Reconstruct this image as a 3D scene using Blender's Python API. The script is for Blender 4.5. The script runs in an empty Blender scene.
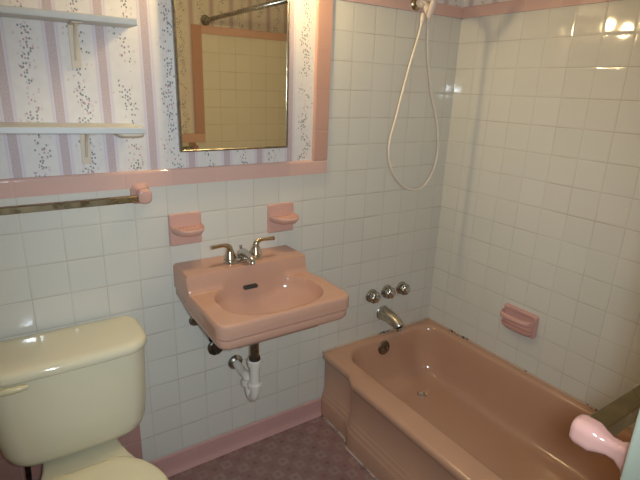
import bpy, bmesh, math, random
from mathutils import Vector, Matrix
random.seed(7)
S = bpy.context.scene
COL = S.collection
PI = math.pi
T = 0.108                 # wall tile pitch
ZT = 1.82                 # height of the top tile line of the tub surround
XR = 0.707                # right wall
YF = -1.46                # room face of the wall with the doorway
XL = -1.75                # left wall
ZC = 2.44

# ------------------------------------------------------------------ materials
def srgb(r, g, b):
    f = lambda c: (c/255/12.92) if c/255 <= 0.04045 else ((c/255+0.055)/1.055)**2.4
    return (f(r), f(g), f(b), 1.0)

class NT:
    def __init__(s, name):
        s.m = bpy.data.materials.new(name); s.m.use_nodes = True
        s.t = s.m.node_tree; s.t.nodes.clear()
        s.out = s.t.nodes.new('ShaderNodeOutputMaterial')
        s.b = s.t.nodes.new('ShaderNodeBsdfPrincipled')
        s.t.links.new(s.b.outputs[0], s.out.inputs[0])
    def link(s, a, b): s.t.links.new(a, b)
    def put(s, sock, v):
        if isinstance(v, bpy.types.NodeSocket): s.link(v, sock)
        else: sock.default_value = v
    def math(s, op, a, b=None, c=None, clamp=False):
        n = s.t.nodes.new('ShaderNodeMath'); n.operation = op; n.use_clamp = clamp
        for i, v in enumerate((a, b, c)):
            if v is not None: s.put(n.inputs[i], v)
        return n.outputs[0]
    def smooth(s, v, a, b, lo=0.0, hi=1.0):
        n = s.t.nodes.new('ShaderNodeMapRange'); n.interpolation_type = 'SMOOTHSTEP'
        s.put(n.inputs[0], v)
        for i, x in enumerate((a, b, lo, hi)): n.inputs[i+1].default_value = x
        return n.outputs[0]
    def mix(s, f, a, b):
        n = s.t.nodes.new('ShaderNodeMix'); n.data_type = 'RGBA'
        s.put(n.inputs[0], f); s.put(n.inputs[6], a); s.put(n.inputs[7], b)
        return n.outputs[2]
    def coord(s):
        n = s.t.nodes.new('ShaderNodeTexCoord'); return n.outputs['Object']
    def xyz(s, v):
        n = s.t.nodes.new('ShaderNodeSeparateXYZ'); s.link(v, n.inputs[0]); return n.outputs
    def vec(s, x, y, z=0.0):
        n = s.t.nodes.new('ShaderNodeCombineXYZ')
        s.put(n.inputs[0], x); s.put(n.inputs[1], y); s.put(n.inputs[2], z); return n.outputs[0]
    def noise(s, v, scale, detail=2.0):
        n = s.t.nodes.new('ShaderNodeTexNoise'); s.link(v, n.inputs['Vector'])
        n.inputs['Scale'].default_value = scale; n.inputs['Detail'].default_value = detail
        return n.outputs['Fac']
    def white(s, v):
        n = s.t.nodes.new('ShaderNodeTexWhiteNoise'); n.noise_dimensions = '3D'; s.link(v, n.inputs['Vector'])
        return n.outputs['Value'], n.outputs['Color']
    def voro(s, v, scale, rnd=1.0):
        n = s.t.nodes.new('ShaderNodeTexVoronoi'); n.voronoi_dimensions = '2D'; s.link(v, n.inputs['Vector'])
        n.inputs['Scale'].default_value = scale; n.inputs['Randomness'].default_value = rnd
        return n.outputs['Distance'], n.outputs['Color']
    def bump(s, h, dist, strength=1.0):
        n = s.t.nodes.new('ShaderNodeBump'); s.link(h, n.inputs['Height'])
        n.inputs['Distance'].default_value = dist; n.inputs['Strength'].default_value = strength
        s.link(n.outputs[0], s.b.inputs['Normal'])
    def set(s, color=None, rough=None, metal=None, spec=None, coat=None):
        if color is not None: s.put(s.b.inputs['Base Color'], color)
        if rough is not None: s.put(s.b.inputs['Roughness'], rough)
        if metal is not None: s.b.inputs['Metallic'].default_value = metal
        if spec is not None: s.b.inputs['Specular IOR Level'].default_value = spec
        if coat is not None:
            s.b.inputs['Coat Weight'].default_value = coat; s.b.inputs['Coat Roughness'].default_value = 0.04
        return s.m

def glaze(name, c, rough=0.12, var=0.06, scale=9.0):
    n = NT(name); v = n.coord(); k = n.noise(v, scale, 3.0)
    lo = tuple(x*(1-var) for x in c[:3])+(1,); hi = tuple(min(1, x*(1+var)) for x in c[:3])+(1,)
    return n.set(n.mix(k, lo, hi), rough, 0.0)

def metal(name, c, rough=0.15, var=0.25, scale=25.0):
    n = NT(name); v = n.coord(); k = n.noise(v, scale, 3.0)
    lo = tuple(x*(1-var) for x in c[:3])+(1,)
    n.set(n.mix(n.smooth(k, 0.35, 0.65), lo, c), rough, 1.0)
    n.put(n.b.inputs['Roughness'], n.smooth(k, 0.3, 0.7, rough*1.6, rough*0.8))
    return n.m

def tile_mat(name, axis, ou, ov, c, grout, rough=0.055, pu=T, pv=T, tilt=0.012):
    n = NT(name); x = n.xyz(n.coord()); U = x[0] if axis == 'X' else x[1]; V = x[2]
    u = n.math('DIVIDE', n.math('SUBTRACT', U, ou), pu); v = n.math('DIVIDE', n.math('SUBTRACT', V, ov), pv)
    fu = n.math('FRACT', u); fv = n.math('FRACT', v)
    du = n.math('MULTIPLY', n.math('MINIMUM', fu, n.math('SUBTRACT', 1.0, fu)), pu)
    dv = n.math('MULTIPLY', n.math('MINIMUM', fv, n.math('SUBTRACT', 1.0, fv)), pv)
    d = n.math('MINIMUM', du, dv)
    cell = n.vec(n.math('FLOOR', u), n.math('FLOOR', v), 0.37)
    wv, wc = n.white(cell); r = n.xyz(wc)
    jit = n.math('MULTIPLY_ADD', wv, 0.03, 0.985)
    nz = n.noise(n.coord(), 3.0, 2.0)
    # some joints are cleaner than others
    gs = n.smooth(n.noise(n.coord(), 6.0, 1.0), 0.35, 0.65, 0.45, 1.0)
    jn = n.math('MINIMUM', n.smooth(du, 0.0002, 0.0013), n.smooth(dv, 0.0006, 0.0019))
    mask = n.math('SUBTRACT', 1.0, n.math('MULTIPLY', n.math('SUBTRACT', 1.0, jn), gs))
    hsv = n.t.nodes.new('ShaderNodeHueSaturation'); hsv.inputs['Color'].default_value = c; n.link(jit, hsv.inputs['Value'])
    n.set(n.mix(mask, grout, hsv.outputs[0]), n.math('MULTIPLY_ADD', n.math('SUBTRACT', 1.0, mask), 0.5, rough))
    edge = n.smooth(d, 0.0, 0.007)
    tl = n.math('ADD', n.math('MULTIPLY', n.math('SUBTRACT', r[0], 0.5), n.math('SUBTRACT', fu, 0.5)),
                n.math('MULTIPLY', n.math('SUBTRACT', r[1], 0.5), n.math('SUBTRACT', fv, 0.5)))
    h = n.math('ADD', n.math('MULTIPLY', edge, 0.0006), n.math('MULTIPLY', tl, tilt*T))
    h = n.math('ADD', h, n.math('MULTIPLY', nz, 0.0010))
    n.bump(h, 1.0)
    return n.m

def wallpaper_mat(name, axis):
    n = NT(name); x = n.xyz(n.coord()); U = x[0] if axis == 'X' else x[1]; V = x[2]
    P = 0.128
    a = n.math('DIVIDE', n.math('ADD', U, 0.682), P)
    s = n.math('SUBTRACT', n.math('FRACT', n.math('ADD', a, 0.5)), 0.5)
    d = n.math('MULTIPLY', n.math('ABSOLUTE', s), P)
    p2 = n.vec(U, V)
    base = n.mix(n.noise(n.coord(), 40.0, 4.0), srgb(206, 200, 196), srgb(222, 217, 212))
    # a paler band and a hairline on each side of every mauve stripe
    col = n.mix(n.math('MULTIPLY', n.smooth(d, 0.024, 0.019), 0.8), base, srgb(208, 198, 206))
    line = n.math('MULTIPLY', n.smooth(d, 0.0150, 0.0165), n.smooth(d, 0.0195, 0.018))
    col = n.mix(n.math('MULTIPLY', line, 0.35), col, srgb(188, 176, 186))
    lace = n.smooth(n.noise(n.coord(), 220.0, 2.0), 0.4, 0.6, 0.75, 1.0)
    col = n.mix(n.math('MULTIPLY', n.smooth(d, 0.0125, 0.0105), lace), col, srgb(182, 163, 163))
    # trailing sprigs of leaves and roses midway between the stripes
    cellid = n.math('FLOOR', a)
    wob = n.math('MULTIPLY', n.math('SINE', n.math('MULTIPLY_ADD', V, 42.0, n.math('MULTIPLY', cellid, 0.9))), 0.010)
    c0 = n.math('SUBTRACT', n.math('FRACT', a), 0.5)
    dc = n.math('ABSOLUTE', n.math('SUBTRACT', n.math('MULTIPLY', c0, P), wob))
    patch = n.smooth(n.noise(p2, 22.0, 1.0), 0.36, 0.56, 0.15, 1.0)
    dens = n.math('MULTIPLY', n.smooth(dc, 0.026, 0.004), patch)
    sv = n.vec(n.math('MULTIPLY', U, 1.0), n.math('MULTIPLY', V, 0.8))
    vd, vc = n.voro(sv, 135.0, 1.0); r = n.xyz(vc)
    spot = n.math('MULTIPLY', n.smooth(vd, 0.42, 0.28), n.math('LESS_THAN', r[0], n.math('MULTIPLY', dens, 0.68)))
    leaf = n.mix(n.math('GREATER_THAN', r[1], 0.55), srgb(112, 122, 118), srgb(118, 128, 144))
    leaf = n.mix(n.math('GREATER_THAN', r[1], 0.80), leaf, srgb(178, 132, 140))
    col = n.mix(n.math('MULTIPLY', spot, 0.95), col, leaf)
    # faint pink petals scattered more loosely around the sprigs
    vd2, vc2 = n.voro(sv, 75.0, 1.0); r2 = n.xyz(vc2)
    pet = n.math('MULTIPLY', n.smooth(vd2, 0.32, 0.16), n.math('LESS_THAN', r2[0], n.math('MULTIPLY', n.smooth(dc, 0.042, 0.010), 0.35)))
    col = n.mix(n.math('MULTIPLY', pet, 0.55), col, srgb(196, 168, 170))
    return n.set(col, 0.55)

def floor_mat(name):
    n = NT(name); x = n.xyz(n.coord()); P = 0.052
    u = n.math('DIVIDE', x[0], P); v = n.math('DIVIDE', x[1], P)
    fu = n.math('ABSOLUTE', n.math('SUBTRACT', n.math('FRACT', u), 0.5)); fv = n.math('ABSOLUTE', n.math('SUBTRACT', n.math('FRACT', v), 0.5))
    par = n.math('MODULO', n.math('ABSOLUTE', n.math('ADD', n.math('FLOOR', u), n.math('FLOOR', v))), 2.0)
    mx = n.math('MAXIMUM', fu, fv); dia = n.math('ADD', fu, fv)
    nz = n.noise(n.coord(), 70.0, 3.0); worn = n.smooth(n.noise(n.coord(), 9.0, 2.0), 0.3, 0.7, 0.45, 1.0)
    base = n.mix(nz, srgb(136, 104, 98), srgb(154, 120, 112))
    light = n.mix(nz, srgb(150, 124, 114), srgb(166, 140, 128))
    dark = n.mix(nz, srgb(120, 80, 76), srgb(140, 100, 94))
    # lighter squares with a small diamond alternate with plain ones that have a dark spot
    ring = n.math('MULTIPLY', n.smooth(mx, 0.50, 0.32), n.smooth(dia, 0.14, 0.30))
    colA = n.mix(n.math('MULTIPLY', ring, worn), base, light)
    colB = n.mix(n.math('MULTIPLY', n.smooth(dia, 0.34, 0.10), worn), base, dark)
    n.set(n.mix(par, colA, colB), 0.38)
    return n.m

def moldy(name, c, dirt, lo, hi):
    n = NT(name); v = n.coord()
    k = n.math('MULTIPLY', n.smooth(n.noise(v, 14.0, 1.0), lo, hi), n.smooth(n.noise(v, 90.0, 2.0), 0.42, 0.55))
    return n.set(n.mix(k, c, dirt), 0.5)

GROUT = srgb(172, 161, 145)
WHITE_T = srgb(208, 205, 195)
M = {}
M['tile_back'] = tile_mat('white_wall_tile', 'X', 0.0, ZT, WHITE_T, GROUT)
M['tile_right'] = tile_mat('white_wall_tile_side', 'Y', -0.1008, ZT, WHITE_T, GROUT)
M['tile_front'] = tile_mat('white_wall_tile_front', 'X', 0.02, ZT-0.028, srgb(222, 218, 208), GROUT)
PINK = srgb(208, 172, 161)
M['tile_pink'] = tile_mat('pink_wall_tile', 'X', 0.0, ZT, srgb(180, 138, 130), srgb(190, 165, 155))
M['trim_h'] = tile_mat('pink_bullnose_tile', 'X', -0.02, 0.0, PINK, srgb(200, 164, 153), pu=0.152, pv=50.0, tilt=0.006)
M['trim_y'] = tile_mat('pink_bullnose_tile_side', 'Y', -0.02, 0.0, PINK, srgb(200, 164, 153), pu=0.152, pv=50.0, tilt=0.006)
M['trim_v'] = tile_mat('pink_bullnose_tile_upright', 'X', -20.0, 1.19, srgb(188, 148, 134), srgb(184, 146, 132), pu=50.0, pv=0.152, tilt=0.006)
M['base'] = tile_mat('pink_base_tile', 'X', 0.02, 0.0, srgb(198, 154, 148), srgb(184, 146, 138), pu=0.152, pv=50.0, rough=0.2)
M['paper_x'] = wallpaper_mat('striped_floral_wallpaper', 'X')
M['paper_y'] = wallpaper_mat('striped_floral_wallpaper_side', 'Y')
M['floor'] = floor_mat('mottled_vinyl_floor')
M['ceiling'] = glaze('ceiling_paint', srgb(222, 216, 204), 0.8)
M['paint'] = glaze('door_trim_paint', srgb(146, 149, 134), 0.35, 0.05, 30)
M['hall'] = glaze('hall_paint', srgb(200, 192, 176), 0.7)
M['sink'] = glaze('peach_pink_china', srgb(189, 148, 128), 0.10, 0.03)
M['tub'] = glaze('peach_pink_enamel', srgb(186, 145, 120), 0.14, 0.04)
M['dish'] = glaze('pink_ceramic', srgb(200, 158, 146), 0.10, 0.03)
M['dish_dull'] = glaze('dusky_pink_ceramic', srgb(204, 158, 148), 0.14, 0.03)
M['post_darkened'] = glaze('pink_ceramic_darkened_for_flash', srgb(174, 132, 122), 0.12, 0.03)  # same pink ceramic as the dishes, colour darkened to offset the near flash
M['bone'] = glaze('bone_china', srgb(216, 209, 182), 0.06, 0.02)
M['seatplastic'] = glaze('bone_plastic', srgb(222, 214, 182), 0.42, 0.02)
M['bone_dark'] = glaze('yellowed_plastic', srgb(212, 202, 164), 0.25)
M['chrome'] = metal('chrome', (0.72, 0.72, 0.72, 1), 0.10)
M['chrome_worn'] = metal('worn_chrome', (0.50, 0.48, 0.44, 1), 0.22, 0.4, 60)
M['spout_metal'] = metal('brushed_chrome', (0.58, 0.54, 0.47, 1), 0.32, 0.25, 40)
M['brass'] = metal('tarnished_brass', (0.44, 0.35, 0.21, 1), 0.26, 0.4, 18)
M['olive_metal'] = metal('dull_metal_bar', (0.34, 0.31, 0.21, 1), 0.25, 0.3, 12)
M['lever'] = metal('amber_lit_chrome', (0.62, 0.55, 0.45, 1), 0.14)
M['bronze'] = metal('tarnished_tube', (0.30, 0.25, 0.18, 1), 0.32, 0.4, 60)
M['darkmetal'] = metal('dark_corroded_metal', (0.16, 0.14, 0.12, 1), 0.35, 0.5, 60)
M['frame'] = metal('mirror_frame_metal', (0.32, 0.28, 0.22, 1), 0.3, 0.4, 30)
M['pvc'] = glaze('white_pvc', srgb(214, 208, 198), 0.3)
M['hose'] = glaze('white_plastic_hose', srgb(214, 204, 190), 0.3)
M['wand'] = glaze('white_plastic', srgb(210, 196, 186), 0.3)
M['shelf'] = glaze('shelf_paint', srgb(196, 198, 196), 0.45, 0.08, 14)
M['bracket'] = glaze('bracket_paint', srgb(206, 192, 172), 0.5)
M['rubber'] = glaze('dark_rubber', srgb(46, 40, 36), 0.6)
M['caulk'] = moldy('old_caulk', srgb(186, 168, 150), srgb(30, 24, 20), 0.50, 0.60)
M['caulk_side'] = moldy('side_caulk', srgb(186, 160, 140), srgb(60, 48, 40), 0.60, 0.66)
M['caulk_floor'] = moldy('floor_caulk', srgb(186, 168, 156), srgb(110, 84, 76), 0.5, 0.7)
def mirror_mat():
    n = NT('aged_mirror_glass'); k = n.noise(n.coord(), 12.0, 2.0)
    return n.set(n.mix(k, (0.95, 0.92, 0.75, 1), (0.97, 0.95, 0.80, 1)), 0.015, 1.0)
M['mirror'] = mirror_mat()
def bulb_mat(st, c=(1.0, 0.75, 0.37, 1), nm='warm_bulb_glass'):
    n = NT(nm); n.set((0.9, 0.85, 0.7, 1), 0.3)
    n.b.inputs['Emission Color'].default_value = c; n.b.inputs['Emission Strength'].default_value = st
    return n.m
M['bulb'] = bulb_mat(198.0)

# ------------------------------------------------------------------ helpers
def thing(name, label, cat, loc, group=None):
    o = bpy.data.objects.new(name, None); COL.objects.link(o); o.location = loc; o.empty_display_size = 0.05
    o['label'] = label; o['category'] = cat
    if group: o['group'] = group
    bpy.context.view_layer.update()
    return o

def wloc(o):
    v = Vector((0, 0, 0))
    while o: v += Vector(o.location); o = o.parent
    return v

def obj(name, bm, mat, parent=None, smooth=True, label=None, origin=None, autos=None):
    if smooth:
        for f in bm.faces: f.smooth = True
        if autos:
            for e in bm.edges:
                if len(e.link_faces) == 2 and e.calc_face_angle(0) > math.radians(autos): e.smooth = False
    off = Vector(origin) if origin is not None else Vector((0, 0, 0))
    base = wloc(parent) if parent else Vector((0, 0, 0))
    bmesh.ops.translate(bm, vec=-(base+off) if not origin is None else -base, verts=bm.verts)
    me = bpy.data.meshes.new(name); bm.to_mesh(me); bm.free()
    o = bpy.data.objects.new(name, me); COL.objects.link(o)
    mats = mat if isinstance(mat, (list, tuple)) else [mat]
    for m in mats: me.materials.append(M[m])
    if origin is not None: o.location = off
    if parent: o.parent = parent
    if label: o['label'] = label
    return o

def tag(o, label, cat, group=None):
    o['label'] = label; o['category'] = cat
    if group: o['group'] = group
    return o

def struct(name, bm, mat, smooth=False):
    o = obj(name, bm, mat, smooth=smooth); o['kind'] = 'structure'; return o

def B(): return bmesh.new()

def box(bm, x0, x1, y0, y1, z0, z1, bev=0.0, seg=2, mi=0):
    r = bmesh.ops.create_cube(bm, size=1.0); vs = r['verts']
    for v in vs:
        v.co = Vector(((x0+x1)/2+v.co.x*(x1-x0), (y0+y1)/2+v.co.y*(y1-y0), (z0+z1)/2+v.co.z*(z1-z0)))
    fs = list({f for v in vs for f in v.link_faces})
    for f in fs: f.material_index = mi
    if bev > 0:
        es = list({e for v in vs for e in v.link_edges})
        bmesh.ops.bevel(bm, geom=es, offset=bev, segments=seg, affect='EDGES', profile=0.5)
    return bm

def loft(bm, rings, cap0=True, cap1=True, closed=True):
    R = [[bm.verts.new(p) for p in r] for r in rings]
    n = len(R[0])
    for a, b in zip(R, R[1:]):
        for i in range(n if closed else n-1):
            j = (i+1) % n
            try: bm.faces.new((a[i], a[j], b[j], b[i]))
            except ValueError: pass
    if cap0: bm.faces.new(R[0][::-1])
    if cap1: bm.faces.new(R[-1])
    bmesh.ops.recalc_face_normals(bm, faces=bm.faces)
    return R

def frame_of(d):
    d = d.normalized(); a = Vector((0, 0, 1)) if abs(d.z) < 0.9 else Vector((1, 0, 0))
    u = d.cross(a).normalized(); return u, d.cross(u).normalized()

def smoothpath(pts, sub=6):
    P = [Vector(p) for p in pts]; out = []
    for i in range(len(P)-1):
        p0 = P[max(i-1, 0)]; p1 = P[i]; p2 = P[i+1]; p3 = P[min(i+2, len(P)-1)]
        for k in range(sub):
            t = k/sub
            out.append(0.5*((2*p1)+(p2-p0)*t+(2*p0-5*p1+4*p2-p3)*t*t+(3*p1-p0-3*p2+p3)*t**3))
    out.append(P[-1]); return out

def tube(bm, pts, rad, n=14, sub=6, sm=True):
    P = smoothpath(pts, sub) if sm else [Vector(p) for p in pts]
    if not hasattr(rad, '__len__'): R = [rad]*len(P)
    else:
        R = []
        for i in range(len(P)):
            f = i/(len(P)-1)*(len(rad)-1); a = int(min(f, len(rad)-2)); R.append(rad[a]+(rad[a+1]-rad[a])*(f-a))
    rings = []; u = None
    for i, p in enumerate(P):
        d = (P[min(i+1, len(P)-1)]-P[max(i-1, 0)]).normalized()
        if u is None: u, w = frame_of(d)
        u = (u-d*u.dot(d)).normalized(); w = d.cross(u)
        rings.append([p+(u*math.cos(2*PI*k/n)+w*math.sin(2*PI*k/n))*R[i] for k in range(n)])
    loft(bm, rings)

def lathe(bm, p, axis, prof, n=28):
    """prof: list of (distance along axis, radius)"""
    p = Vector(p); d = Vector(axis).normalized(); u, w = frame_of(d); rings = []
    for t, r in prof:
        r = max(r, 1e-4)
        rings.append([p+d*t+(u*math.cos(2*PI*k/n)+w*math.sin(2*PI*k/n))*r for k in range(n)])
    loft(bm, rings)

def rrect(x0, x1, y0, y1, r, z, nc=8, ns=10):
    """rounded rectangle ring; r = 4 corner radii (x1y1, x0y1, x0y0, x1y0), constant point count"""
    if not hasattr(r, '__len__'): r = [r]*4
    pts = []
    cs = [(x1, y1, -1, -1, 0), (x0, y1, 1, -1, 90), (x0, y0, 1, 1, 180), (x1, y0, -1, 1, 270)]
    arcs = []
    for (x, y, sx, sy, a0), rr in zip(cs, r):
        cx, cy = x+sx*rr, y+sy*rr
        arcs.append([(cx+rr*math.cos(math.radians(a0+90*k/nc)), cy+rr*math.sin(math.radians(a0+90*k/nc))) for k in range(nc+1)])
    for i in range(4):
        pts += arcs[i]
        a = arcs[i][-1]; b = arcs[(i+1) % 4][0]
        for k in range(1, ns): pts.append((a[0]+(b[0]-a[0])*k/ns, a[1]+(b[1]-a[1])*k/ns))
    return [Vector((x, y, z)) for x, y in pts]

def quad(bm, pts, mi=0):
    f = bm.faces.new([bm.verts.new(p) for p in pts]); f.material_index = mi; return f

def sstep(a, b, x):
    t = min(1, max(0, (x-a)/(b-a))); return t*t*(3-2*t)

# ------------------------------------------------------------------ room shell
XB = XR+0.1
bm = B(); box(bm, XL-0.1, XB, -3.1, 0.1, -0.1, 0); struct('floor', bm, 'floor')
bm = B(); box(bm, XL-0.1, XB, -3.1, 0.1, ZC, ZC+0.1); struct('ceiling', bm, 'ceiling')

def zoned_wall(name, rects, mats, thick, axis, at, sign):
    """wall made of coplanar rectangles (u0,u1,z0,z1,material index), extruded backwards"""
    bm = B()
    for u0, u1, z0, z1, mi in rects:
        a, b = sorted((at, at+sign*thick))
        if axis == 'X': box(bm, u0, u1, a, b, z0, z1, mi=mi)
        else: box(bm, a, b, u0, u1, z0, z1, mi=mi)
    return struct(name, bm, mats)

XS = -0.033
zoned_wall('wall_back', [
    (XL-0.1, -0.803, 0, 0.54, 1), (-0.803, XS, 0, 0.54, 0), (XL-0.1, XS, 0.54, 1.20, 0), (XL-0.1, XS, 1.20, ZC, 2),
    (XS, XB, 0, 1.84, 0), (XS, XB, 1.84, ZC, 2)], ['tile_back', 'tile_pink', 'paper_x'], 0.1, 'X', 0.0, 1)
zoned_wall('wall_right', [(-3.1, 0.0, 0, 1.84, 0), (-3.1, 0.0, 1.84, ZC, 1)], ['tile_right', 'paper_y'], 0.1, 'Y', XR, 1)
zoned_wall('wall_left', [(-3.1, 0.0, 0, 1.20, 0), (-3.1, 0.0, 1.20, ZC, 1)], ['tile_right', 'paper_y'], 0.1, 'Y', XL, -1)
zoned_wall('wall_front', [
    (XL, -1.40, 0, 1.17, 0), (XL, -1.40, 1.17, ZC, 1), (-1.40, -0.58, 2.03, ZC, 1),
    (-0.58, -0.015, 0, 1.17, 0), (-0.58, -0.015, 1.17, ZC, 1), (-0.015, XR, 0, 1.81, 0), (-0.015, XR, 1.81, ZC, 1)],
    ['tile_front', 'paper_x'], 0.12, 'X', YF, -1)
bm = B(); box(bm, XL-0.1, XB, -3.1, -3.0, 0, ZC); struct('wall_hall', bm, 'hall')
# door lining and casing
bm = B(); box(bm, -0.60, -0.58, YF-0.135, YF+0.006, 0, 2.01, 0.003); struct('trim_8', bm, 'paint')
bm = B(); box(bm, -1.40, -1.38, YF-0.135, YF+0.006, 0, 2.01, 0.003); struct('trim_9', bm, 'paint')
bm = B(); box(bm, -1.40, -0.58, YF-0.135, YF+0.006, 2.01, 2.03, 0.003); struct('trim_10', bm, 'paint')

def bull(bm, u0, u1, v0, v1, axis, d=0.009, round_lo=False, round_hi=True):
    """bullnose strip: u along the strip, v across it (rounded at v ends), d = proud of the wall"""
    prof = []
    r = d*0.95; n = 5
    if round_lo: prof += [(v0+r-r*math.cos(PI/2*k/n), d-r+r*math.sin(PI/2*k/n)) for k in range(n+1)]
    else: prof += [(v0, d)]
    if round_hi: prof += [(v1-r+r*math.sin(PI/2*k/n), d-r+r*math.cos(PI/2*k/n)) for k in range(n+1)]
    else: prof += [(v1, d)]
    prof = [(v0, -0.001)]+prof+[(v1, -0.001)]
    return [[axis(u, v, w) for v, w in prof] for u in (u0, u1)]

def strip(name, u0, u1, v0, v1, axis, mat, **k):
    bm = B(); loft(bm, bull(bm, u0, u1, v0, v1, axis, **k)); return struct(name, bm, mat, smooth=False)

bx = lambda u, v, w: Vector((u, -w, v))            # on the back wall, strip along x
bz = lambda u, v, w: Vector((v, -w, u))            # on the back wall, strip along z
rx = lambda u, v, w: Vector((XR-w, u, v))          # on the right wall
fx = lambda u, v, w: Vector((u, YF+w, v))
fz = lambda u, v, w: Vector((v, YF+w, u))
strip('trim_1', XL, 0.0, 1.172, 1.227, bx, 'trim_h', d=0.010)
strip('trim_2', 1.227, 1.862, -0.068, 0.0, bz, 'trim_v', d=0.010, round_lo=True, round_hi=False)
strip('trim_3', 0.0, XR, 1.815, 1.862, bx, 'trim_h')
strip('trim_4', YF, 0.0, 1.815, 1.862, rx, 'trim_y')
strip('trim_5', -0.58, 0.015, 1.144, 1.199, fx, 'trim_h')
strip('trim_6', 1.199, 1.834, -0.045, 0.015, fz, 'trim_v', round_lo=True, round_hi=False)
strip('trim_7', 0.015, XR, 1.787, 1.834, fx, 'trim_h')
# cove base tiles
def cove(name, u0, u1, ax, mat='base'):
    prof = [(-0.001, 0), (0.020, 0), (0.016, 0.006), (0.0115, 0.014), (0.009, 0.024), (0.008, 0.040), (0.008, 0.082), (0.005, 0.088), (-0.001, 0.089)]
    bm = B(); loft(bm, [[ax(u, v, w) for w, v in prof] for u in (u0, u1)])
    return struct(name, bm, mat, smooth=False)
cove('baseboard_back', XL, 0.0195, bx)
cove('baseboard_front', -0.58, -0.012, fx)
cove('baseboard_left', YF, 0.0, lambda u, v, w: Vector((XL+w, u, v)))

# ------------------------------------------------------------------ bathtub
TZ = 0.337
tub = thing('bathtub', 'peach pink bathtub built into the corner below the shower hose', 'bathtub', (0.36, -0.73, 0))
bm = B()
NS = 44
def outer_ring(z, inset):
    # 4 sides: right, head(back), left(apron), near end;  ring order follows rrect
    R = rrect(0.0, XR-0.002, YF+0.002, -0.002, 0.004, z, nc=2, ns=NS)
    out = []
    for p in R:
        q = p.copy()
        if p.x < 0.2:
            f = 1-(p.x/0.2)
            bump = 0.020-0.031*sstep(-0.20, -0.265, p.y)
            q.x += f*(bump+inset*(1.0 if p.y < -0.004 else 1.0))
        out.append(q)
    return out
rings = []
for z, i in [(0.0, 0.0), (0.085, 0.0), (0.092, 0.0025), (0.096, 0.006), (0.110, 0.006), (0.116, 0.0085), (0.120, 0.012), (0.134, 0.012), (0.140, 0.0145), (0.144, 0.017),
             (0.285, 0.014), (0.298, 0.008), (0.304, 0.002), (0.322, 0.000), (0.330, 0.003), (0.335, 0.008), (TZ, 0.015)]:
    rings.append(outer_ring(z, i))
def inner(ins, z, yk=1.0, head=0.0):
    r = 0.125
    return rrect(0.094+ins, 0.672-ins*0.8, -1.395+ins*1.6, -0.034-ins*yk, [max(0.05, 0.10-ins*.2), r, 0.16, 0.16], z, nc=2, ns=NS)
# the rim ring counts must match the outer ring: use finer corners through resampling
def resample(ring, N, start=0):
    L = [0]; n = len(ring)
    for i in range(n): L.append(L[-1]+(ring[(i+1) % n]-ring[i]).length)
    out = []; tot = L[-1]; j = 0
    for k in range(N):
        s = tot*k/N
        while L[j+1] < s: j += 1
        t = (s-L[j])/max(1e-9, L[j+1]-L[j]); out.append(ring[j].lerp(ring[(j+1) % n], t))
    return out
def innerN(ins, z, yk=1.0):
    x0, x1, y0, y1 = 0.094+ins, 0.672-ins*0.8, -1.395+ins*1.6, -0.034-ins*yk
    mr = (x1-x0)/2*0.98
    rad = [min(mr, q) for q in (0.095, 0.13, 0.16, 0.16)]
    # keep the parametrisation of the outer ring: two corner points -> short arcs, side points share the long arcs
    full = rrect(x0, x1, y0, y1, rad, z, nc=24, ns=40)
    n = len(full); seg = n//4
    out = []
    per = 2+1+NS-1
    # split each quadrant at the middle of its corner arc, then resample evenly by length
    starts = []
    for q in range(4): starts.append(q*(24+40)+12)
    for q in range(4):
        a = starts[q]; b = starts[(q+1) % 4]
        if b <= a: b += n
        path = [full[i % n] for i in range(a, b+1)]
        L = [0]
        for i in range(len(path)-1): L.append(L[-1]+(path[i+1]-path[i]).length)
        j = 0
        for k in range(per):
            s = L[-1]*k/per
            while L[j+1] < s: j += 1
            t = (s-L[j])/max(1e-9, L[j+1]-L[j]); out.append(path[j].lerp(path[j+1], t))
    return out
for ins, z, yk in [(-0.012, TZ, 1), (-0.006, TZ-0.001, 1), (0.0, TZ-0.004, 1), (0.005, TZ-0.011, 1), (0.009, TZ-0.022, 1), (0.016, 0.27, 1.0), (0.026, 0.20, 1.1), (0.036, 0.14, 1.3),
               (0.048, 0.108, 1.4), (0.062, 0.092, 1.5), (0.085, 0.083, 1.5), (0.115, 0.080, 1.4), (0.17, 0.078, 1.3), (0.24, 0.077, 1.2)]:
    rings.append(innerN(ins, z, yk))
# rotate inner rings by one so that they line up with the outer ring corner (index 1 = middle of the corner)
k0 = 17
for i in range(k0, len(rings)): rings[i] = rings[i][-1:]+rings[i][:-1]
loft(bm, rings)
obj('tub_shell', bm, 'tub', tub, autos=50)
bm = B(); lathe(bm, (0.358, -0.043, 0.283), (0, -1, 0.12), [(0, 0.001), (0, 0.035), (0.006, 0.037), (0.011, 0.031), (0.013, 0.02), (0.0135, 0.001)])
ov = obj('overflow_plate', bm, 'bronze', tub, autos=40, label='tarnished metal overflow plate')
bm = B()
for sx in (-0.012, 0.012): lathe(bm, (0.358+sx, -0.055, 0.283), (0, -1, 0.12), [(0, 0.004), (0.004, 0.0035), (0.005, 0.001)], 10)
obj('screw', bm, 'chrome', ov)
bm = B(); lathe(bm, (0.47, -0.225, 0.0775), (0, 0, 1), [(0, 0.024), (0.003, 0.024), (0.004, 0.019), (0.002, 0.016), (0.0022, 0.001)])
obj('drain', bm, 'chrome', tub, autos=40, label='small metal drain ring')

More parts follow.
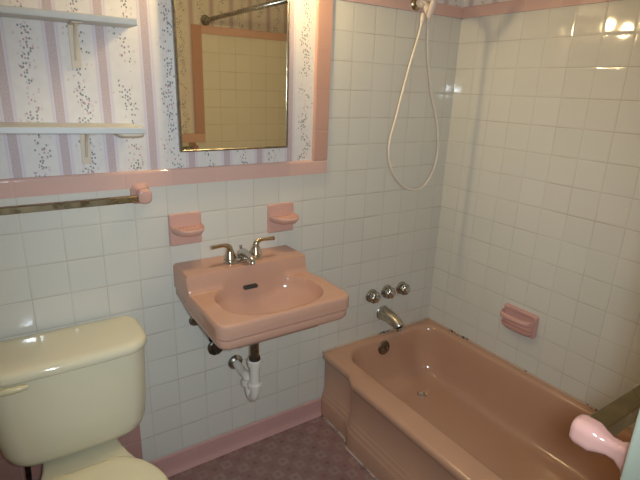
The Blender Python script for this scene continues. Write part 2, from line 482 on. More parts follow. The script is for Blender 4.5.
# caulk lines: along the back wall, along the right wall, along the floor
bm = B(); tube(bm, [(0.02, -0.003, TZ+0.001), (0.3, -0.003, TZ+0.001), (0.70, -0.003, TZ+0.001)], 0.006, 8, 20); struct('trim_11', bm, 'caulk', smooth=True)
bm = B(); tube(bm, [(XR-0.003, -0.004, TZ+0.001), (XR-0.003, -0.7, TZ+0.001), (XR-0.003, YF+0.01, TZ+0.001)], 0.006, 8, 30); struct('trim_12', bm, 'caulk_side', smooth=True)
bm = B(); pts = [(0.0+(0.020-0.031*sstep(-0.20, -0.265, y))-0.002, y, 0.002) for y in [-0.022-0.02*i for i in range(71)]]
tube(bm, pts, 0.005, 8, sm=False); struct('trim_13', bm, 'caulk_floor', smooth=True)

# ------------------------------------------------------------------ tub spout and taps
sp = thing('tub_spout', 'chrome tub spout on tiled wall below the three round taps', 'spout', (0.372, 0, 0.452))
bm = B(); tube(bm, [(0.372, -0.004, 0.453), (0.372, -0.035, 0.453), (0.373, -0.075, 0.449), (0.374, -0.110, 0.440), (0.374, -0.128, 0.428)], [0.035, 0.034, 0.032, 0.029, 0.026, 0.024], 24)
obj('spout_body', bm, 'spout_metal', sp, autos=50)
bm = B(); lathe(bm, (0.372, -0.0005, 0.453), (0, -1, 0), [(0, 0.038), (0.004, 0.038), (0.007, 0.035)]); obj('flange', bm, 'chrome', sp, autos=40)
bm = B(); lathe(bm, (0.374, -0.118, 0.421), (0, -0.35, -1), [(0, 0.021), (0.014, 0.021), (0.014, 0.015), (0.004, 0.014)]); obj('outlet', bm, 'chrome', sp, autos=40)
tl = ['leftmost of three round chrome taps above the tub spout', 'middle one of three round chrome taps above the tub spout',
      'rightmost of three round chrome taps, nearest the tiled corner']
for (x, z, a), lb in zip([(0.292, 0.561, 0.2), (0.387, 0.564, 0.6), (0.484, 0.562, 1.0)], tl):
    t = thing('tap', lb, 'tap', (x, 0, z), 'taps over the bathtub')
    bm = B(); lathe(bm, (x, -0.0005, z), (0, -1, 0), [(0, 0.033), (0.003, 0.033), (0.008, 0.027), (0.012, 0.014), (0.02, 0.012)]); obj('escutcheon', bm, 'chrome_worn', t, autos=40)
    bm = B(); n = 40; rings = []
    for d, r, fl in [(0.014, 0.012, 0), (0.017, 0.023, 0.05), (0.023, 0.0275, 0.10), (0.036, 0.027, 0.10), (0.043, 0.022, 0.07), (0.046, 0.014, 0.0)]:
        rings.append([Vector((x+r*(1+fl*math.cos(6*(2*PI*k/n)+a))*math.cos(2*PI*k/n), -d, z+r*(1+fl*math.cos(6*(2*PI*k/n)+a))*math.sin(2*PI*k/n))) for k in range(n)])
    loft(bm, rings); h = obj('knob', bm, 'chrome_worn', t, autos=45)
    bm = B(); lathe(bm, (x, -0.0455, z), (0, -1, 0), [(0, 0.0135), (0.003, 0.012), (0.004, 0.006), (0.0042, 0.001)]); obj('index_button', bm, 'chrome', h, autos=40)

# ------------------------------------------------------------------ shower
arm = thing('shower_fitting', 'short white shower fitting with greenish wall flange in pink tile band', 'shower fitting', (0.412, 0, 1.843))
bm = B(); lathe(bm, (0.412, -0.0095, 1.843), (0, -1, 0), [(0, 0.026), (0.003, 0.026), (0.009, 0.020), (0.013, 0.012)]); obj('flange', bm, 'brass', arm, autos=40, label='greenish brass wall flange')
bm = B(); tube(bm, [(0.412, -0.01, 1.844), (0.406, -0.05, 1.842), (0.388, -0.100, 1.828), (0.358, -0.142, 1.803)], 0.0095, 14); obj('pipe', bm, 'hose', arm)
bm = B(); lathe(bm, (0.408, -0.040, 1.843), (-0.2, -1, -0.15), [(0, 0.012), (0.003, 0.019), (0.026, 0.019), (0.032, 0.012)], 20); obj('coupling_nut', bm, 'wand', arm, autos=40)
bm = B(); lathe(bm, (0.362, -0.128, 1.812), (-0.35, -0.75, -0.6), [(0, 0.010), (0.004, 0.0165), (0.026, 0.0155), (0.032, 0.012)], 20); obj('holder', bm, 'wand', arm, autos=40)

hs = thing('hand_shower', 'white hand shower with long hose loop hanging over the tub taps', 'hand shower', (0.343, -0.15, 1.095))
HP = [(0.349, 1.788), (0.346, 1.777), (0.338, 1.719), (0.300, 1.592), (0.248, 1.388), (0.230, 1.319), (0.229, 1.259), (0.256, 1.185), (0.316, 1.124), (0.380, 1.101), (0.442, 1.112), (0.490, 1.171), (0.508, 1.258),
      (0.495, 1.344), (0.469, 1.42), (0.438, 1.488), (0.405, 1.595), (0.387, 1.679), (0.378, 1.775)]
HY = -0.150
bm = B(); tube(bm, [(x-0.0265, HY, z-0.002) for x, z in HP], 0.0050, 12, 8); obj('hose', bm, 'hose', hs)
bm = B(); lathe(bm, (0.320, HY, 1.752), (0.05, 0, 1), [(0, 0.006), (0.004, 0.0085), (0.03, 0.0085), (0.034, 0.006)], 16)
lathe(bm, (0.351, HY, 1.752), (0.0, -0.3, 1), [(0, 0.006), (0.004, 0.0085), (0.03, 0.0085), (0.034, 0.006)], 16); obj('hose_nut', bm, 'wand', hs, autos=40)
bm = B(); tube(bm, [(0.335, -0.168, 1.772), (0.328, -0.185, 1.793), (0.313, -0.211, 1.824), (0.292, -0.248, 1.866), (0.280, -0.275, 1.893)], [0.010, 0.0115, 0.012, 0.013, 0.015], 16); obj('handle', bm, 'wand', hs)
bm = B(); lathe(bm, (0.280, -0.277, 1.914), (-0.1, -0.55, -0.80), [(-0.016, 0.010), (-0.010, 0.028), (0.0, 0.036), (0.012, 0.036), (0.016, 0.030), (0.017, 0.001)], 28); obj('spray_head', bm, 'wand', hs, autos=50)

rod = thing('shower_curtain_rod', 'dull chrome shower rod crossing the wallpaper in the mirror', 'curtain rod', (0.045, -0.73, 1.85))
bm = B(); tube(bm, [(0.045, -0.004, 1.862), (0.045, YF+0.004, 1.862)], 0.0125, 16, 2); obj('rod', bm, 'chrome_worn', rod)
for y, s in ((-0.0005, -1), (YF+0.0005, 1)):
    bm = B(); lathe(bm, (0.045, y, 1.862), (0, s, 0), [(0, 0.030), (0.004, 0.030), (0.010, 0.022), (0.024, 0.018)]); obj('flange', bm, 'chrome_worn', rod, autos=40)

# ------------------------------------------------------------------ wall sink
SX0, SX1, SYF = -0.642, -0.156, -0.426
SCX = (SX0+SX1)/2; HW = (SX1-SX0)/2
ZD, ZL = 0.828, 0.890
sink = thing('wall_sink', 'peach pink wall-hung sink with raised back ledge', 'sink', (SCX, -0.2, 0.70))
RC = 0.036
def halfw(y):
    w = HW
    if y < SYF+RC:
        dd = (SYF+RC)-y; w -= RC-math.sqrt(max(0, RC*RC-dd*dd))
    return w
def edge_dist(x, y):
    ax = abs(x-SCX); dx = HW-ax; dy = y-SYF
    if dx < RC and dy < RC: return RC-math.hypot(RC-dx, RC-dy)
    return min(dx, dy)
BCX, BCY, BA, BBk, BBf = -0.396, -0.270, 0.186, 0.134, 0.142
def topz(x, y):
    s = sstep(-0.160, -0.140, y)
    z = ZD+(ZL-ZD)*s
    bb = BBf if y < BCY else BBk
    e = (abs((x-BCX)/BA)**2.4+abs((y-BCY)/bb)**2.4)**(1/2.4)
    if e < 1.0:
        t = 1-e; depth = 0.022*sstep(0.0, 0.06, t)+0.115*(1-(1-t)**2.4)
        z -= depth*(1-s)
    # gentle dish of the deck towards the basin
    dd = max(0, edge_dist(x, y)); r = 0.010
    if dd < r: z -= r-math.sqrt(max(0, r*r-(r-dd)**2))
    return z
NU, NV = 90, 90
ys = []
for j in range(NV+1):
    t = j/NV; ys.append(SYF+(-0.002-SYF)*(t*0.75+0.25*t*t))
bm = B(); G = []
for j, y in enumerate(ys):
    w = halfw(y) if j else halfw(SYF+0.0008); row = []
    for i in range(NU+1):
        t = i/NU*2-1; t = math.copysign(abs(t)**0.92, t); x = SCX+w*t
        x -= (0.022*sstep(-0.30, -0.14, y)+0.004*sstep(-0.14, 0.0, y))*(t+1)/2
        row.append(bm.verts.new((x, y, topz(x, y))))
    G.append(row)
for j in range(NV):
    for i in range(NU): bm.faces.new((G[j][i], G[j][i+1], G[j+1][i+1], G[j+1][i]))
loop = [G[j][0] for j in range(NV, -1, -1)]+[G[0][i] for i in range(1, NU+1)]+[G[j][NU] for j in range(1, NV+1)]+[G[NV][i] for i in range(NU-1, 0, -1)]
def off(v, ins, z, zs=None):
    x, y = v.co.x, v.co.y
    nx = SCX+(x-SCX)*(1-ins/HW); ny = y if y > -0.004 else min(-0.002, y+ins*(-(y+0.0))/0.428)
    zz = z
    if zs is not None: zz = z+zs*sstep(-0.16, 0.0, y)
    return bm.verts.new((nx, ny, zz))
prev = loop
for ins, z, zs in [(0.000, 0.800, 0.024), (0.000, 0.782, 0.022), (0.003, 0.7785, 0.020), (0.009, 0.7775, 0.020), (0.010, 0.775, 0.020), (0.005, 0.7735, 0.020), (0.004, 0.771, 0.020), (0.005, 0.752, 0.020), (0.010, 0.744, 0.020), (0.022, 0.738, 0.02), (0.05, 0.734, 0.02), (0.075, 0.70, 0.03), (0.13, 0.665, 0.03), (0.17, 0.655, 0.02)]:
    cur = [off(v, ins, z, zs) for v in loop]
    n = len(cur)
    for i in range(n): bm.faces.new((prev[i], prev[(i+1) % n], cur[(i+1) % n], cur[i]))
    prev = cur
bm.faces.new(prev)
bmesh.ops.recalc_face_normals(bm, faces=bm.faces)
obj('basin', bm, 'sink', sink, autos=38)
# overflow slot in the back of the bowl
bm = B()
def slot(bm, cx, cy, cz, w, h):
    rings = []
    for d, k in ((0.004, 1.0), (-0.003, 1.0), (-0.0035, 0.8)):
        R = rrect(-w/2*k, w/2*k, -h/2*k, h/2*k, h/2*k*0.99, 0, nc=6, ns=2)
        rings.append([Vector((cx+p.x, cy+d+p.y*0.45, cz+p.y)) for p in R])
    loft(bm, rings)
slot(bm, -0.416, -0.1610, 0.8145, 0.056, 0.012)
obj('overflow_slot', bm, 'rubber', sink, label='dark overflow slot')
bm = B(); lathe(bm, (BCX, BCY, 0.6922), (0, 0, 1), [(0, 0.022), (0.003, 0.022), (0.004, 0.018), (0.002, 0.014), (0.0022, 0.001)]); obj('drain', bm, 'chrome_worn', sink, autos=40)

# faucet
fa = thing('faucet', 'chrome two-lever centerset faucet on the pink sink ledge', 'faucet', (-0.405, -0.085, ZL))
FX, FY = -0.411, -0.090
bm = B(); loft(bm, [[v+Vector((0, 0, z)) for v in rrect(FX-0.075+i, FX+0.075-i, FY-0.024+i, FY+0.024-i, 0.0235-i, 0, 8, 6)] for z, i in ((ZL+0.0005, 0), (ZL+0.012, 0), (ZL+0.017, 0.003), (ZL+0.019, 0.008))])
obj('base_plate', bm, 'chrome', fa, autos=40)
bm = B(); tube(bm, [(FX, FY+0.008, ZL+0.008), (FX, FY+0.002, ZL+0.026), (FX, FY-0.018, ZL+0.031), (FX, FY-0.048, ZL+0.028), (FX, FY-0.074, ZL+0.022), (FX, FY-0.082, ZL+0.011)], [0.022, 0.021, 0.018, 0.0155, 0.0135, 0.012], 18)
obj('spout', bm, 'chrome', fa, autos=50)
bm = B(); lathe(bm, (FX, FY+0.018, ZL+0.016), (0, 0, 1), [(0, 0.0025), (0.028, 0.0025), (0.030, 0.005), (0.038, 0.005), (0.040, 0.001)], 12); obj('pop_up_rod', bm, 'chrome', fa)
for s, nm in ((-1, 'left'), (1, 'right')):
    cx = FX+s*0.051
    bm = B(); lathe(bm, (cx, FY, ZL+0.014), (0, 0, 1), [(0, 0.023), (0.006, 0.023), (0.012, 0.020), (0.030, 0.015), (0.036, 0.012)], 22)
    tube(bm, [(cx, FY, ZL+0.048), (cx+s*0.004, FY, ZL+0.062), (cx+s*0.020, FY-0.002, ZL+0.070), (cx+s*0.05, FY-0.006, ZL+0.071), (cx+s*0.072, FY-0.008, ZL+0.071)], [0.012, 0.011, 0.008, 0.0065, 0.007, 0.008], 14)
    obj('lever_handle', bm, 'lever', fa, autos=50)

# ------------------------------------------------------------------ sink plumbing
TX, TY = -0.424, -0.205
tr = thing('drain_trap', 'white plastic drain trap below the pink sink', 'drain trap', (TX, TY, 0.36))
bm = B(); tube(bm, [(TX, TY, 0.664), (TX, TY, 0.545)], 0.0165, 18, 2); obj('tailpiece', bm, 'bronze', tr, autos=50, label='dark corroded metal tailpiece')
bm = B(); lathe(bm, (TX, TY, 0.540), (0, 0, 1), [(0, 0.019), (0.0, 0.0205), (0.014, 0.0205), (0.014, 0.012)], 20); obj('ring', bm, 'rubber', tr, autos=40)
WX, WZ = -0.413, 0.420
bm = B(); tube(bm, [(TX, TY, 0.545), (TX, TY, 0.48), (TX, TY, 0.405), (TX, TY+0.010, 0.377), (TX+0.001, TY+0.030, 0.366), (TX+0.002, TY+0.050, 0.377), (TX+0.003, TY+0.060, 0.400), (TX+0.004, TY+0.068, 0.414), (TX+0.006, TY+0.092, 0.424), (TX+0.009, TY+0.130, WZ-0.002), (WX, -0.004, WZ)], [0.0185, 0.0185, 0.018, 0.017, 0.0165, 0.016, 0.016, 0.016, 0.016, 0.016, 0.016], 18, 6); obj('pipe', bm, 'pvc', tr)
for p, ax in (((TX, TY, 0.522), (0, 0, 1)), ((TX, TY, 0.425), (0, 0, 1)), ((TX+0.0035, TY+0.062, 0.398), (0.05, 0.35, 1))):
    bm = B(); n = 32; d = Vector(ax).normalized(); u, w = frame_of(d); rings = []
    for t, r in ((0, 0.020), (0, 0.0255), (0.018, 0.0265), (0.022, 0.023), (0.022, 0.018)):
        rings.append([Vector(p)+d*t+(u*math.cos(2*PI*k/n)+w*math.sin(2*PI*k/n))*(r+0.0012*(1 if k % 4 < 2 else 0)) for k in range(n)])
    loft(bm, rings); obj('slip_nut', bm, 'pvc', tr, autos=35)
bm = B(); lathe(bm, (WX, -0.0005, WZ), (0, -1, 0), [(0, 0.032), (0.004, 0.032), (0.010, 0.027), (0.016, 0.020), (0.016, 0.0165), (0.004, 0.0165)], 28); obj('wall_flange', bm, 'chrome_worn', tr, autos=40, label='worn chrome wall flange')

v1 = thing('pipe_flange', 'small oval-looking chrome pipe flange on tile at left sink edge', 'pipe flange', (-0.572, 0, 0.651))
bm = B(); lathe(bm, (-0.572, -0.0005, 0.651), (0, -1, 0), [(0, 0.024), (0.003, 0.024), (0.007, 0.021), (0.009, 0.015), (0.008, 0.0085), (0.004, 0.008)], 28); obj('flange', bm, 'chrome_worn', v1, autos=40)
bm = B(); tube(bm, [(-0.572, -0.002, 0.651), (-0.572, -0.030, 0.651), (-0.562, -0.052, 0.656), (-0.545, -0.066, 0.690), (-0.520, -0.075, 0.715), (-0.500, -0.080, 0.735)], 0.0065, 12); obj('pipe', bm, 'darkmetal', v1, autos=50, label='dark bent pipe')
v2 = thing('water_valve', 'dark round valve handle under front left sink corner', 'valve', (-0.51, 0, 0.54))
bm = B(); lathe(bm, (-0.500, -0.0005, 0.556), (0, -1, 0), [(0, 0.022), (0.003, 0.022), (0.009, 0.015), (0.011, 0.009), (0.05, 0.009)], 24); obj('flange', bm, 'darkmetal', v2, autos=40)
bm = B(); lathe(bm, (-0.502, -0.030, 0.556), (0, -1, 0), [(0, 0.009), (0.003, 0.014), (0.022, 0.014), (0.026, 0.009), (0.034, 0.006)], 20)
tube(bm, [(-0.502, -0.042, 0.552), (-0.500, -0.045, 0.59), (-0.485, -0.055, 0.66), (-0.465, -0.07, 0.71)], 0.0075, 10); obj('valve_body', bm, 'bronze', v2, autos=50)
bm = B(); n = 40; rings = []
for d, rr in ((0.058, 0.012), (0.058, 0.026), (0.062, 0.031), (0.070, 0.031), (0.074, 0.026), (0.071, 0.010), (0.0705, 0.001)):
    rings.append([Vector((-0.518+rr*(1+0.03*math.cos(10*2*PI*k/n))*math.cos(2*PI*k/n), -d, 0.551+rr*(1+0.03*math.cos(10*2*PI*k/n))*math.sin(2*PI*k/n))) for k in range(n)])
loft(bm, rings); obj('handle', bm, 'darkmetal', v2, autos=40)

# ------------------------------------------------------------------ soap dishes on the back wall
def soap_dish(x, z, label):
    t = thing('soap_dish', label, 'soap dish', (x, 0, z), 'pink ceramic dishes above the sink')
    h = 0.0575
    bm = B(); loft(bm, [[Vector((p.x, -d, p.y)) for p in rrect(x-h+i, x+h-i, z-h+i, z+h-i, 0.006, 0, 4, 4)] for d, i in ((0.0002, 0), (0.006, 0), (0.009, 0.0025), (0.0095, 0.006))])
    obj('back_plate', bm, 'dish', t, autos=40)
    def D(k, zz, dep):
        n = 36; pts = []
        for i in range(n+1):
            a = PI*i/n; pts.append(Vector((x+0.056*k*math.copysign(abs(math.cos(a))**0.75, math.cos(a)), -0.008-dep*k*math.sin(a)**0.85, zz)))
        return pts
    zc = z+0.012
    bm = B(); loft(bm, [D(0.72, zc-0.024, 0.082), D(0.86, zc-0.020, 0.086), D(0.95, zc-0.010, 0.088), D(1.0, zc-0.004, 0.088), D(1.0, zc+0.002, 0.088), D(0.97, zc+0.005, 0.088), D(0.92, zc+0.0045, 0.088), D(0.88, zc+0.002, 0.088), D(0.82, zc-0.001, 0.086), D(0.60, zc-0.002, 0.082)])
    obj('tray', bm, 'dish', t, autos=60)
    bm = B()
    for dx in (-0.026, -0.013, 0.0, 0.013, 0.026): tube(bm, [(x+dx, -0.016, zc-0.0030), (x+dx, -0.050, zc-0.0030)], 0.0022, 8, 2)
    obj('ridges', bm, 'dish', t)
soap_dish(-0.5905, 1.013, 'pink ceramic soap dish left of faucet, near the towel bar')
soap_dish(-0.2085, 1.008, 'pink ceramic soap dish above faucet, under the mirror right end')

# recessed soap holder on the right wall
rs = thing('soap_holder', 'dusky pink ceramic soap holder with grab bar on right wall', 'soap dish', (XR, -0.525, 0.56))
ya, yb, za, zb = -0.609, -0.445, 0.506, 0.612
def rw(y, z, d): return Vector((XR-d, y, z))
bm = B(); loft(bm, [[rw(p.x, p.y, d) for p in rrect(ya+i, yb-i, za+i, zb-i, 0.010, 0, 5, 6)] for d, i in ((0.0003, 0), (0.012, 0), (0.017, 0.003), (0.018, 0.010), (0.009, 0.012), (0.0065, 0.016))])
obj('back_plate', bm, 'dish_dull', rs, autos=50)
bm = B()     # soap tray with a raised lip
R = []
for zz, k, dep in ((0.512, 0.80, 0.030), (0.522, 0.92, 0.040), (0.534, 0.98, 0.046), (0.539, 0.97, 0.046), (0.539, 0.90, 0.041), (0.530, 0.84, 0.036), (0.527, 0.70, 0.030)):
    n = 32; yc = (ya+yb)/2; R.append([rw(yc+0.078*k*math.copysign(abs(math.cos(PI*i/n))**0.6, math.cos(PI*i/n)), zz, 0.004+dep*math.sin(PI*i/n)**0.5) for i in range(n+1)])
loft(bm, R); obj('tray', bm, 'dish_dull', rs, autos=60)
bm = B(); yc = (ya+yb)/2
rings = []
for i in range(25):
    a = PI*i/24; c = math.copysign(abs(math.cos(a))**0.7, math.cos(a)); y = yc-0.076*c; d = 0.012+0.050*math.sin(a)**0.55
    rings.append([rw(y+0.0*k, 0.578+0.0125*math.sin(2*PI*k/16), d+0.009*math.cos(2*PI*k/16)) for k in range(16)])
loft(bm, rings); obj('grab_bar', bm, 'dish_dull', rs, autos=60)

# ------------------------------------------------------------------ towel bars
def post(bm, p, nrm, k=1.0):
    """ceramic towel bar post: flared foot, waist, head"""
    n = Vector(nrm); side = Vector((1, 0, 0)); up = Vector((0, 0, 1)); p = Vector(p); rings = []
    for d, hw, hh in ((0.0003, 0.030, 0.036), (0.006, 0.030, 0.036), (0.010, 0.027, 0.033), (0.016, 0.018, 0.022), (0.026, 0.0125, 0.0155), (0.036, 0.0125, 0.015), (0.046, 0.0175, 0.019), (0.053, 0.0215, 0.0235), (0.070, 0.0215, 0.0235), (0.076, 0.019, 0.021), (0.078, 0.014, 0.016)):
        hw *= k; hh *= k; rad = 0.5 if d < 0.02 else 0.75
        R = rrect(-hw, hw, -hh, hh, min(hw, hh)*rad, 0, 6, 3)
        rings.append([p+n*d+side*q.x+up*q.y for q in R])
    loft(bm, rings)
tb = thing('towel_bar', 'square brass-toned towel bar with pink post above the toilet', 'towel bar', (-1.05, 0, 1.155))
bm = B(); box(bm, -1.350, -0.752, -0.072, -0.052, 1.139, 1.159, 0.0015, 1); obj('bar', bm, 'brass', tb, smooth=False, label='tarnished brass square bar')
for x in (-0.735, -1.367):
    bm = B(); post(bm, (x, 0, 1.155), (0, -1, 0)); obj('post', bm, 'dish', tb, autos=60)
tb2 = thing('towel_bar', 'dull metal towel bar with pink post beside the door edge', 'towel bar', (-0.3, YF, 1.14))
bm = B(); box(bm, -0.558, -0.072, YF+0.049, YF+0.074, 1.102, 1.127, 0.0015, 1); obj('bar', bm, 'olive_metal', tb2, smooth=False, label='dull olive metal bar')
for x in (-0.560, -0.070):
    bm = B(); post(bm, (x, YF, 1.118), (0, 1, 0), 0.75); obj('post', bm, 'post_darkened', tb2, autos=60)

# ------------------------------------------------------------------ shelves
def shelf(ztop, label, legz, endcap, dep=0.160, tilt=0.0):
    t = thing('wall_shelf', label, 'shelf', (-1.05, 0, ztop), 'wall shelves on the wallpaper')
    bm = B(); box(bm, -1.36, (-0.738 if dep > 0.15 else -0.726), -dep, -0.0005, ztop-0.018, ztop, 0.003); obj('board', bm, 'shelf', t, smooth=False)
    for x in (-0.880, -1.22):
        bm = B(); box(bm, x-0.013, x+0.013, -0.004, -0.0003, legz, ztop-0.0185, 0.001, 1)
        box(bm, x-0.013, x+0.013, -dep+0.025, -0.004, ztop-0.0225, ztop-0.0185, 0.001, 1)
        tube(bm, [(x, -0.004, legz+0.02), (x, -0.03, ztop-0.05), (x, -0.06, ztop-0.022)], 0.004, 8, 4)
        obj('bracket', bm, 'bracket', t, smooth=False)
    t.rotation_euler.y = tilt
    if endcap:
        bm = B(); R = []
        for zz, k in ((0, 1.0), (-0.006, 1.0), (-0.011, 0.90), (-0.013, 0.75)):
            R.append([Vector((-0.775+p.x*k, -0.10+p.y*k, ztop-0.0183+zz)) for p in rrect(-0.037, 0.037, -0.05, 0.05, 0.02, 0, 6, 4)])
        loft(bm, R); obj('end_block', bm, 'bracket', t, autos=40)
shelf(1.669, 'upper white wall shelf level with the mirror', 1.533, False, 0.105)
shelf(1.383, 'lower white wall shelf just above the pink tile band', 1.262, True, 0.160, 0.022)

# ------------------------------------------------------------------ mirror and lamp
mx0, mx1, mz0, mz1, my = -0.602, -0.196, 1.284, 1.802, -0.030
mi = thing('mirror', 'framed wall mirror over the sink between wallpaper and pink strip', 'mirror', ((mx0+mx1)/2, 0, mz0))
bm = B(); box(bm, mx0+0.004, mx1-0.004, my+0.004, -0.0005, mz0+0.004, mz1-0.004, 0.002, 1); obj('back_box', bm, 'shelf', mi, smooth=False)
bm = B(); box(bm, mx0+0.002, mx1-0.002, my, my+0.0035, mz0+0.002, mz1-0.002); obj('glass', bm, 'mirror', mi, smooth=False, label='yellowed mirror glass')
bm = B(); w = 0.007
box(bm, mx0, mx0+w, my-0.004, my+0.012, mz0, mz1, 0.002, 1); box(bm, mx1-w, mx1, my-0.004, my+0.012, mz0, mz1, 0.002, 1)
box(bm, mx0+w, mx1-w, my-0.004, my+0.012, mz0, mz0+w, 0.002, 1); box(bm, mx0+w, mx1-w, my-0.004, my+0.012, mz1-w, mz1, 0.002, 1)
obj('frame', bm, 'frame', mi, smooth=False, label='thin dull metal frame')

vl = thing('vanity_light', 'two-bulb warm vanity light on the wall above the mirror', 'light', (-0.36, 0, 1.86))
bm = B(); box(bm, -0.60, -0.12, -0.028, -0.0005, 1.838, 1.915, 0.006); obj('back_plate', bm, 'chrome', vl, smooth=False)
for x in (-0.46, -0.26):
    bm = B(); lathe(bm, (x, -0.028, 1.868), (0, -1, -0.1), [(0, 0.026), (0.006, 0.024), (0.012, 0.018), (0.090, 0.017), (0.092, 0.012)], 20); k = obj('socket', bm, 'wand', vl, autos=40)
    bm = B(); bmesh.ops.create_uvsphere(bm, u_segments=20, v_segments=12, radius=0.029); bmesh.ops.translate(bm, vec=(x, -0.138, 1.860), verts=bm.verts); obj('bulb', bm, 'bulb', k, label='lit warm bulb')

# ------------------------------------------------------------------ toilet
CX = -1.015
to = thing('toilet', 'bone coloured two-piece toilet against the tiled wall', 'toilet', (CX, -0.35, 0))
bm = B(); R = []
def tank_ring(z, hw, yf, yb, r): return rrect(CX-hw, CX+hw, yf, yb, [0.025, 0.025, r, r], z, nc=10, ns=12)
for z, hw, yf, yb, r in ((0.398, 0.130, -0.170, -0.040, 0.03), (0.400, 0.150, -0.190, -0.032, 0.04), (0.408, 0.174, -0.203, -0.026, 0.05), (0.424, 0.192, -0.209, -0.023, 0.055), (0.452, 0.204, -0.212, -0.021, 0.058), (0.51, 0.211, -0.214, -0.02, 0.06), (0.60, 0.215, -0.217, -0.02, 0.06), (0.708, 0.219, -0.220, -0.02, 0.06)):
    ring = tank_ring(z, hw, yf, yb, r)
    for p in ring:
        if p.y < -0.12: p.y -= 0.008*max(0, 1-((p.x-CX)/hw)**2)
    R.append(ring)
loft(bm, R); obj('tank', bm, 'bone', to, autos=60)
bm = B(); R = []
for z, i in ((0.7085, 0.010), (0.7085, 0.0), (0.712, -0.003), (0.723, -0.003), (0.731, 0.000), (0.737, 0.006), (0.7405, 0.015), (0.742, 0.028), (0.7425, 0.07)):
    ring = rrect(CX-0.226+i, CX+0.226-i, -0.230+i, -0.012-i*0.5, [max(0.012, 0.05-i), max(0.012, 0.05-i), max(0.02, 0.074-i), max(0.02, 0.074-i)], z, nc=10, ns=12)
    for p in ring:
        if p.y < -0.12: p.y -= 0.010*max(0, 1-((p.x-CX)/0.226)**2)
    R.append(ring)
loft(bm, R); obj('tank_lid', bm, 'bone', to, autos=60)
bm = B(); lathe(bm, (CX-0.172, -0.222, 0.692), (0, -1, 0), [(0, 0.014), (0.006, 0.014), (0.010, 0.010), (0.014, 0.008)], 20)
tube(bm, [(CX-0.176, -0.236, 0.693), (CX-0.158, -0.240, 0.695), (CX-0.130, -0.242, 0.696), (CX-0.111, -0.241, 0.696)], [0.009, 0.0105, 0.0095, 0.007], 12); obj('flush_lever', bm, 'bone_dark', to, autos=60, label='yellowed flush lever')
def egg(prof, z, n=26):
    ys_ = [p[0] for p in prof]; hs_ = [p[1] for p in prof]
    def hw(y):
        for k in range(len(prof)-1):
            if ys_[k] >= y >= ys_[k+1]:
                t = (ys_[k]-y)/(ys_[k]-ys_[k+1])
                m0 = (hs_[k+1]-hs_[max(k-1, 0)])/2; m1 = (hs_[min(k+2, len(prof)-1)]-hs_[k])/2
                return max(0.002, (2*t**3-3*t*t+1)*hs_[k]+(t**3-2*t*t+t)*m0+(-2*t**3+3*t*t)*hs_[k+1]+(t**3-t*t)*m1)
        return hs_[-1]
    right = []
    for k in range(n+1):
        t = (1-math.cos(PI*k/n))/2; y = ys_[0]+(ys_[-1]-ys_[0])*t; right.append((hw(y), y))
    return [Vector((CX+h, y, z)) for h, y in right]+[Vector((CX-h, y, z)) for h, y in right[::-1]]
P_top = [(-0.035, 0.10), (-0.12, 0.105), (-0.22, 0.115), (-0.30, 0.140), (-0.38, 0.168), (-0.47, 0.182), (-0.56, 0.170), (-0.64, 0.128), (-0.69, 0.075), (-0.715, 0.01)]
def scalep(p, k, y0, ky): return [(y0+(y-y0)*ky, h*k) for y, h in p]
bm = B(); R = []
for z, k, y0, ky in ((0.0, 0.66, -0.32, 0.70), (0.03, 0.66, -0.32, 0.70), (0.06, 0.60, -0.32, 0.68), (0.18, 0.58, -0.32, 0.68), (0.26, 0.72, -0.32, 0.80), (0.32, 0.90, -0.32, 0.93), (0.355, 0.98, -0.32, 0.985), (0.375, 1.0, -0.32, 1.0), (0.381, 0.985, -0.32, 0.992), (0.384, 0.93, -0.32, 0.97)):
    R.append(egg(scalep(P_top, k, y0, ky), z))
loft(bm, R); obj('bowl', bm, 'bone', to, autos=60)
P_seat = [(-0.300, 0.085), (-0.312, 0.108), (-0.35, 0.145), (-0.41, 0.176), (-0.47, 0.188), (-0.56, 0.176), (-0.64, 0.135), (-0.69, 0.082), (-0.720, 0.01)]
bm = B(); loft(bm, [egg(scalep(P_seat, k, -0.47, k), z) for z, k in ((0.3845, 0.97), (0.3855, 0.99), (0.396, 0.995), (0.401, 0.97))]); obj('seat', bm, 'seatplastic', to, autos=60)
bm = B(); loft(bm, [egg(scalep(P_seat, k, -0.47, k), z) for z, k in ((0.4015, 0.97), (0.403, 1.0), (0.413, 1.0), (0.418, 0.985), (0.421, 0.95), (0.4225, 0.80), (0.424, 0.5))]); obj('seat_lid', bm, 'seatplastic', to, autos=60)
for s in (-1, 1):
    bm = B(); box(bm, CX+s*0.072-0.018, CX+s*0.072+0.018, -0.300, -0.272, 0.3845, 0.400, 0.005); obj('hinge', bm, 'seatplastic', to, smooth=False)
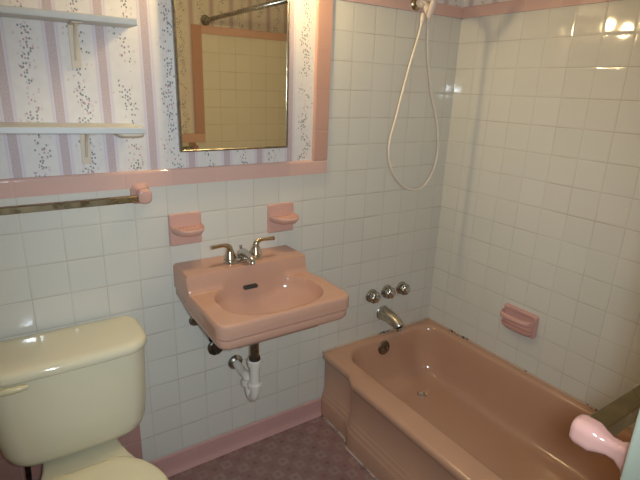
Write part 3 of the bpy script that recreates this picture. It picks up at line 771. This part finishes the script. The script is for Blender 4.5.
bm = B(); tube(bm, [(CX-0.150, -0.105, 0.3995), (CX-0.150, -0.105, 0.33), (CX-0.156, -0.09, 0.24), (CX-0.165, -0.05, 0.18), (CX-0.165, -0.004, 0.165)], 0.008, 12)
lathe(bm, (CX-0.150, -0.105, 0.355), (0, 0, 1), [(0, 0.010), (0.002, 0.016), (0.034, 0.016), (0.040, 0.012)], 16); obj('supply_hose', bm, 'darkmetal', to, autos=50, label='dark supply hose under the tank')

# ------------------------------------------------------------------ camera, flash, world
cam = bpy.data.cameras.new('camera'); co = bpy.data.objects.new('camera', cam); COL.objects.link(co)
R3 = [[0.8339837320430842, -0.5507682762762569, 0.03354758613029925], [-0.1401575544740391, -0.27024858314897204, -0.9525342845429922], [0.5336918536115629, 0.7896961498916237, -0.30257725663869756]]
m = Matrix.Identity(4)
for i in range(3):
    m[i][0] = R3[0][i]; m[i][1] = -R3[1][i]; m[i][2] = -R3[2][i]
CAM = Vector((-1.10622792, -1.61554659, 1.50419303))
m.translation = CAM; co.matrix_world = m
cam.sensor_width = 36.0; cam.lens = 36*481.4717/640; cam.clip_start = 0.01; cam.clip_end = 50
S.camera = co
fl = bpy.data.lights.new('camera_flash', 'SPOT'); fl.energy = 66.0; fl.color = (0.78, 0.91, 1.0); fl.shadow_soft_size = 0.03; fl.spot_size = math.radians(96); fl.spot_blend = 0.8
fo = bpy.data.objects.new('camera_flash', fl); COL.objects.link(fo); fo.matrix_world = Matrix.Translation(Vector((0.03, -0.02, 0.004))) @ m @ Matrix.Rotation(math.radians(2.5), 4, 'Y')

W = bpy.data.worlds.new('world'); S.world = W; W.use_nodes = True
W.node_tree.nodes['Background'].inputs[0].default_value = (0.6, 0.65, 0.7, 1); W.node_tree.nodes['Background'].inputs[1].default_value = 0.05
vs = S.view_settings; vs.view_transform = 'Standard'; vs.look = 'None'; vs.gamma = 1.0; vs.exposure = 0.0; vs.use_curve_mapping = False
try:
    S.cycles.use_denoising = True; S.cycles.max_bounces = 8
except Exception: pass
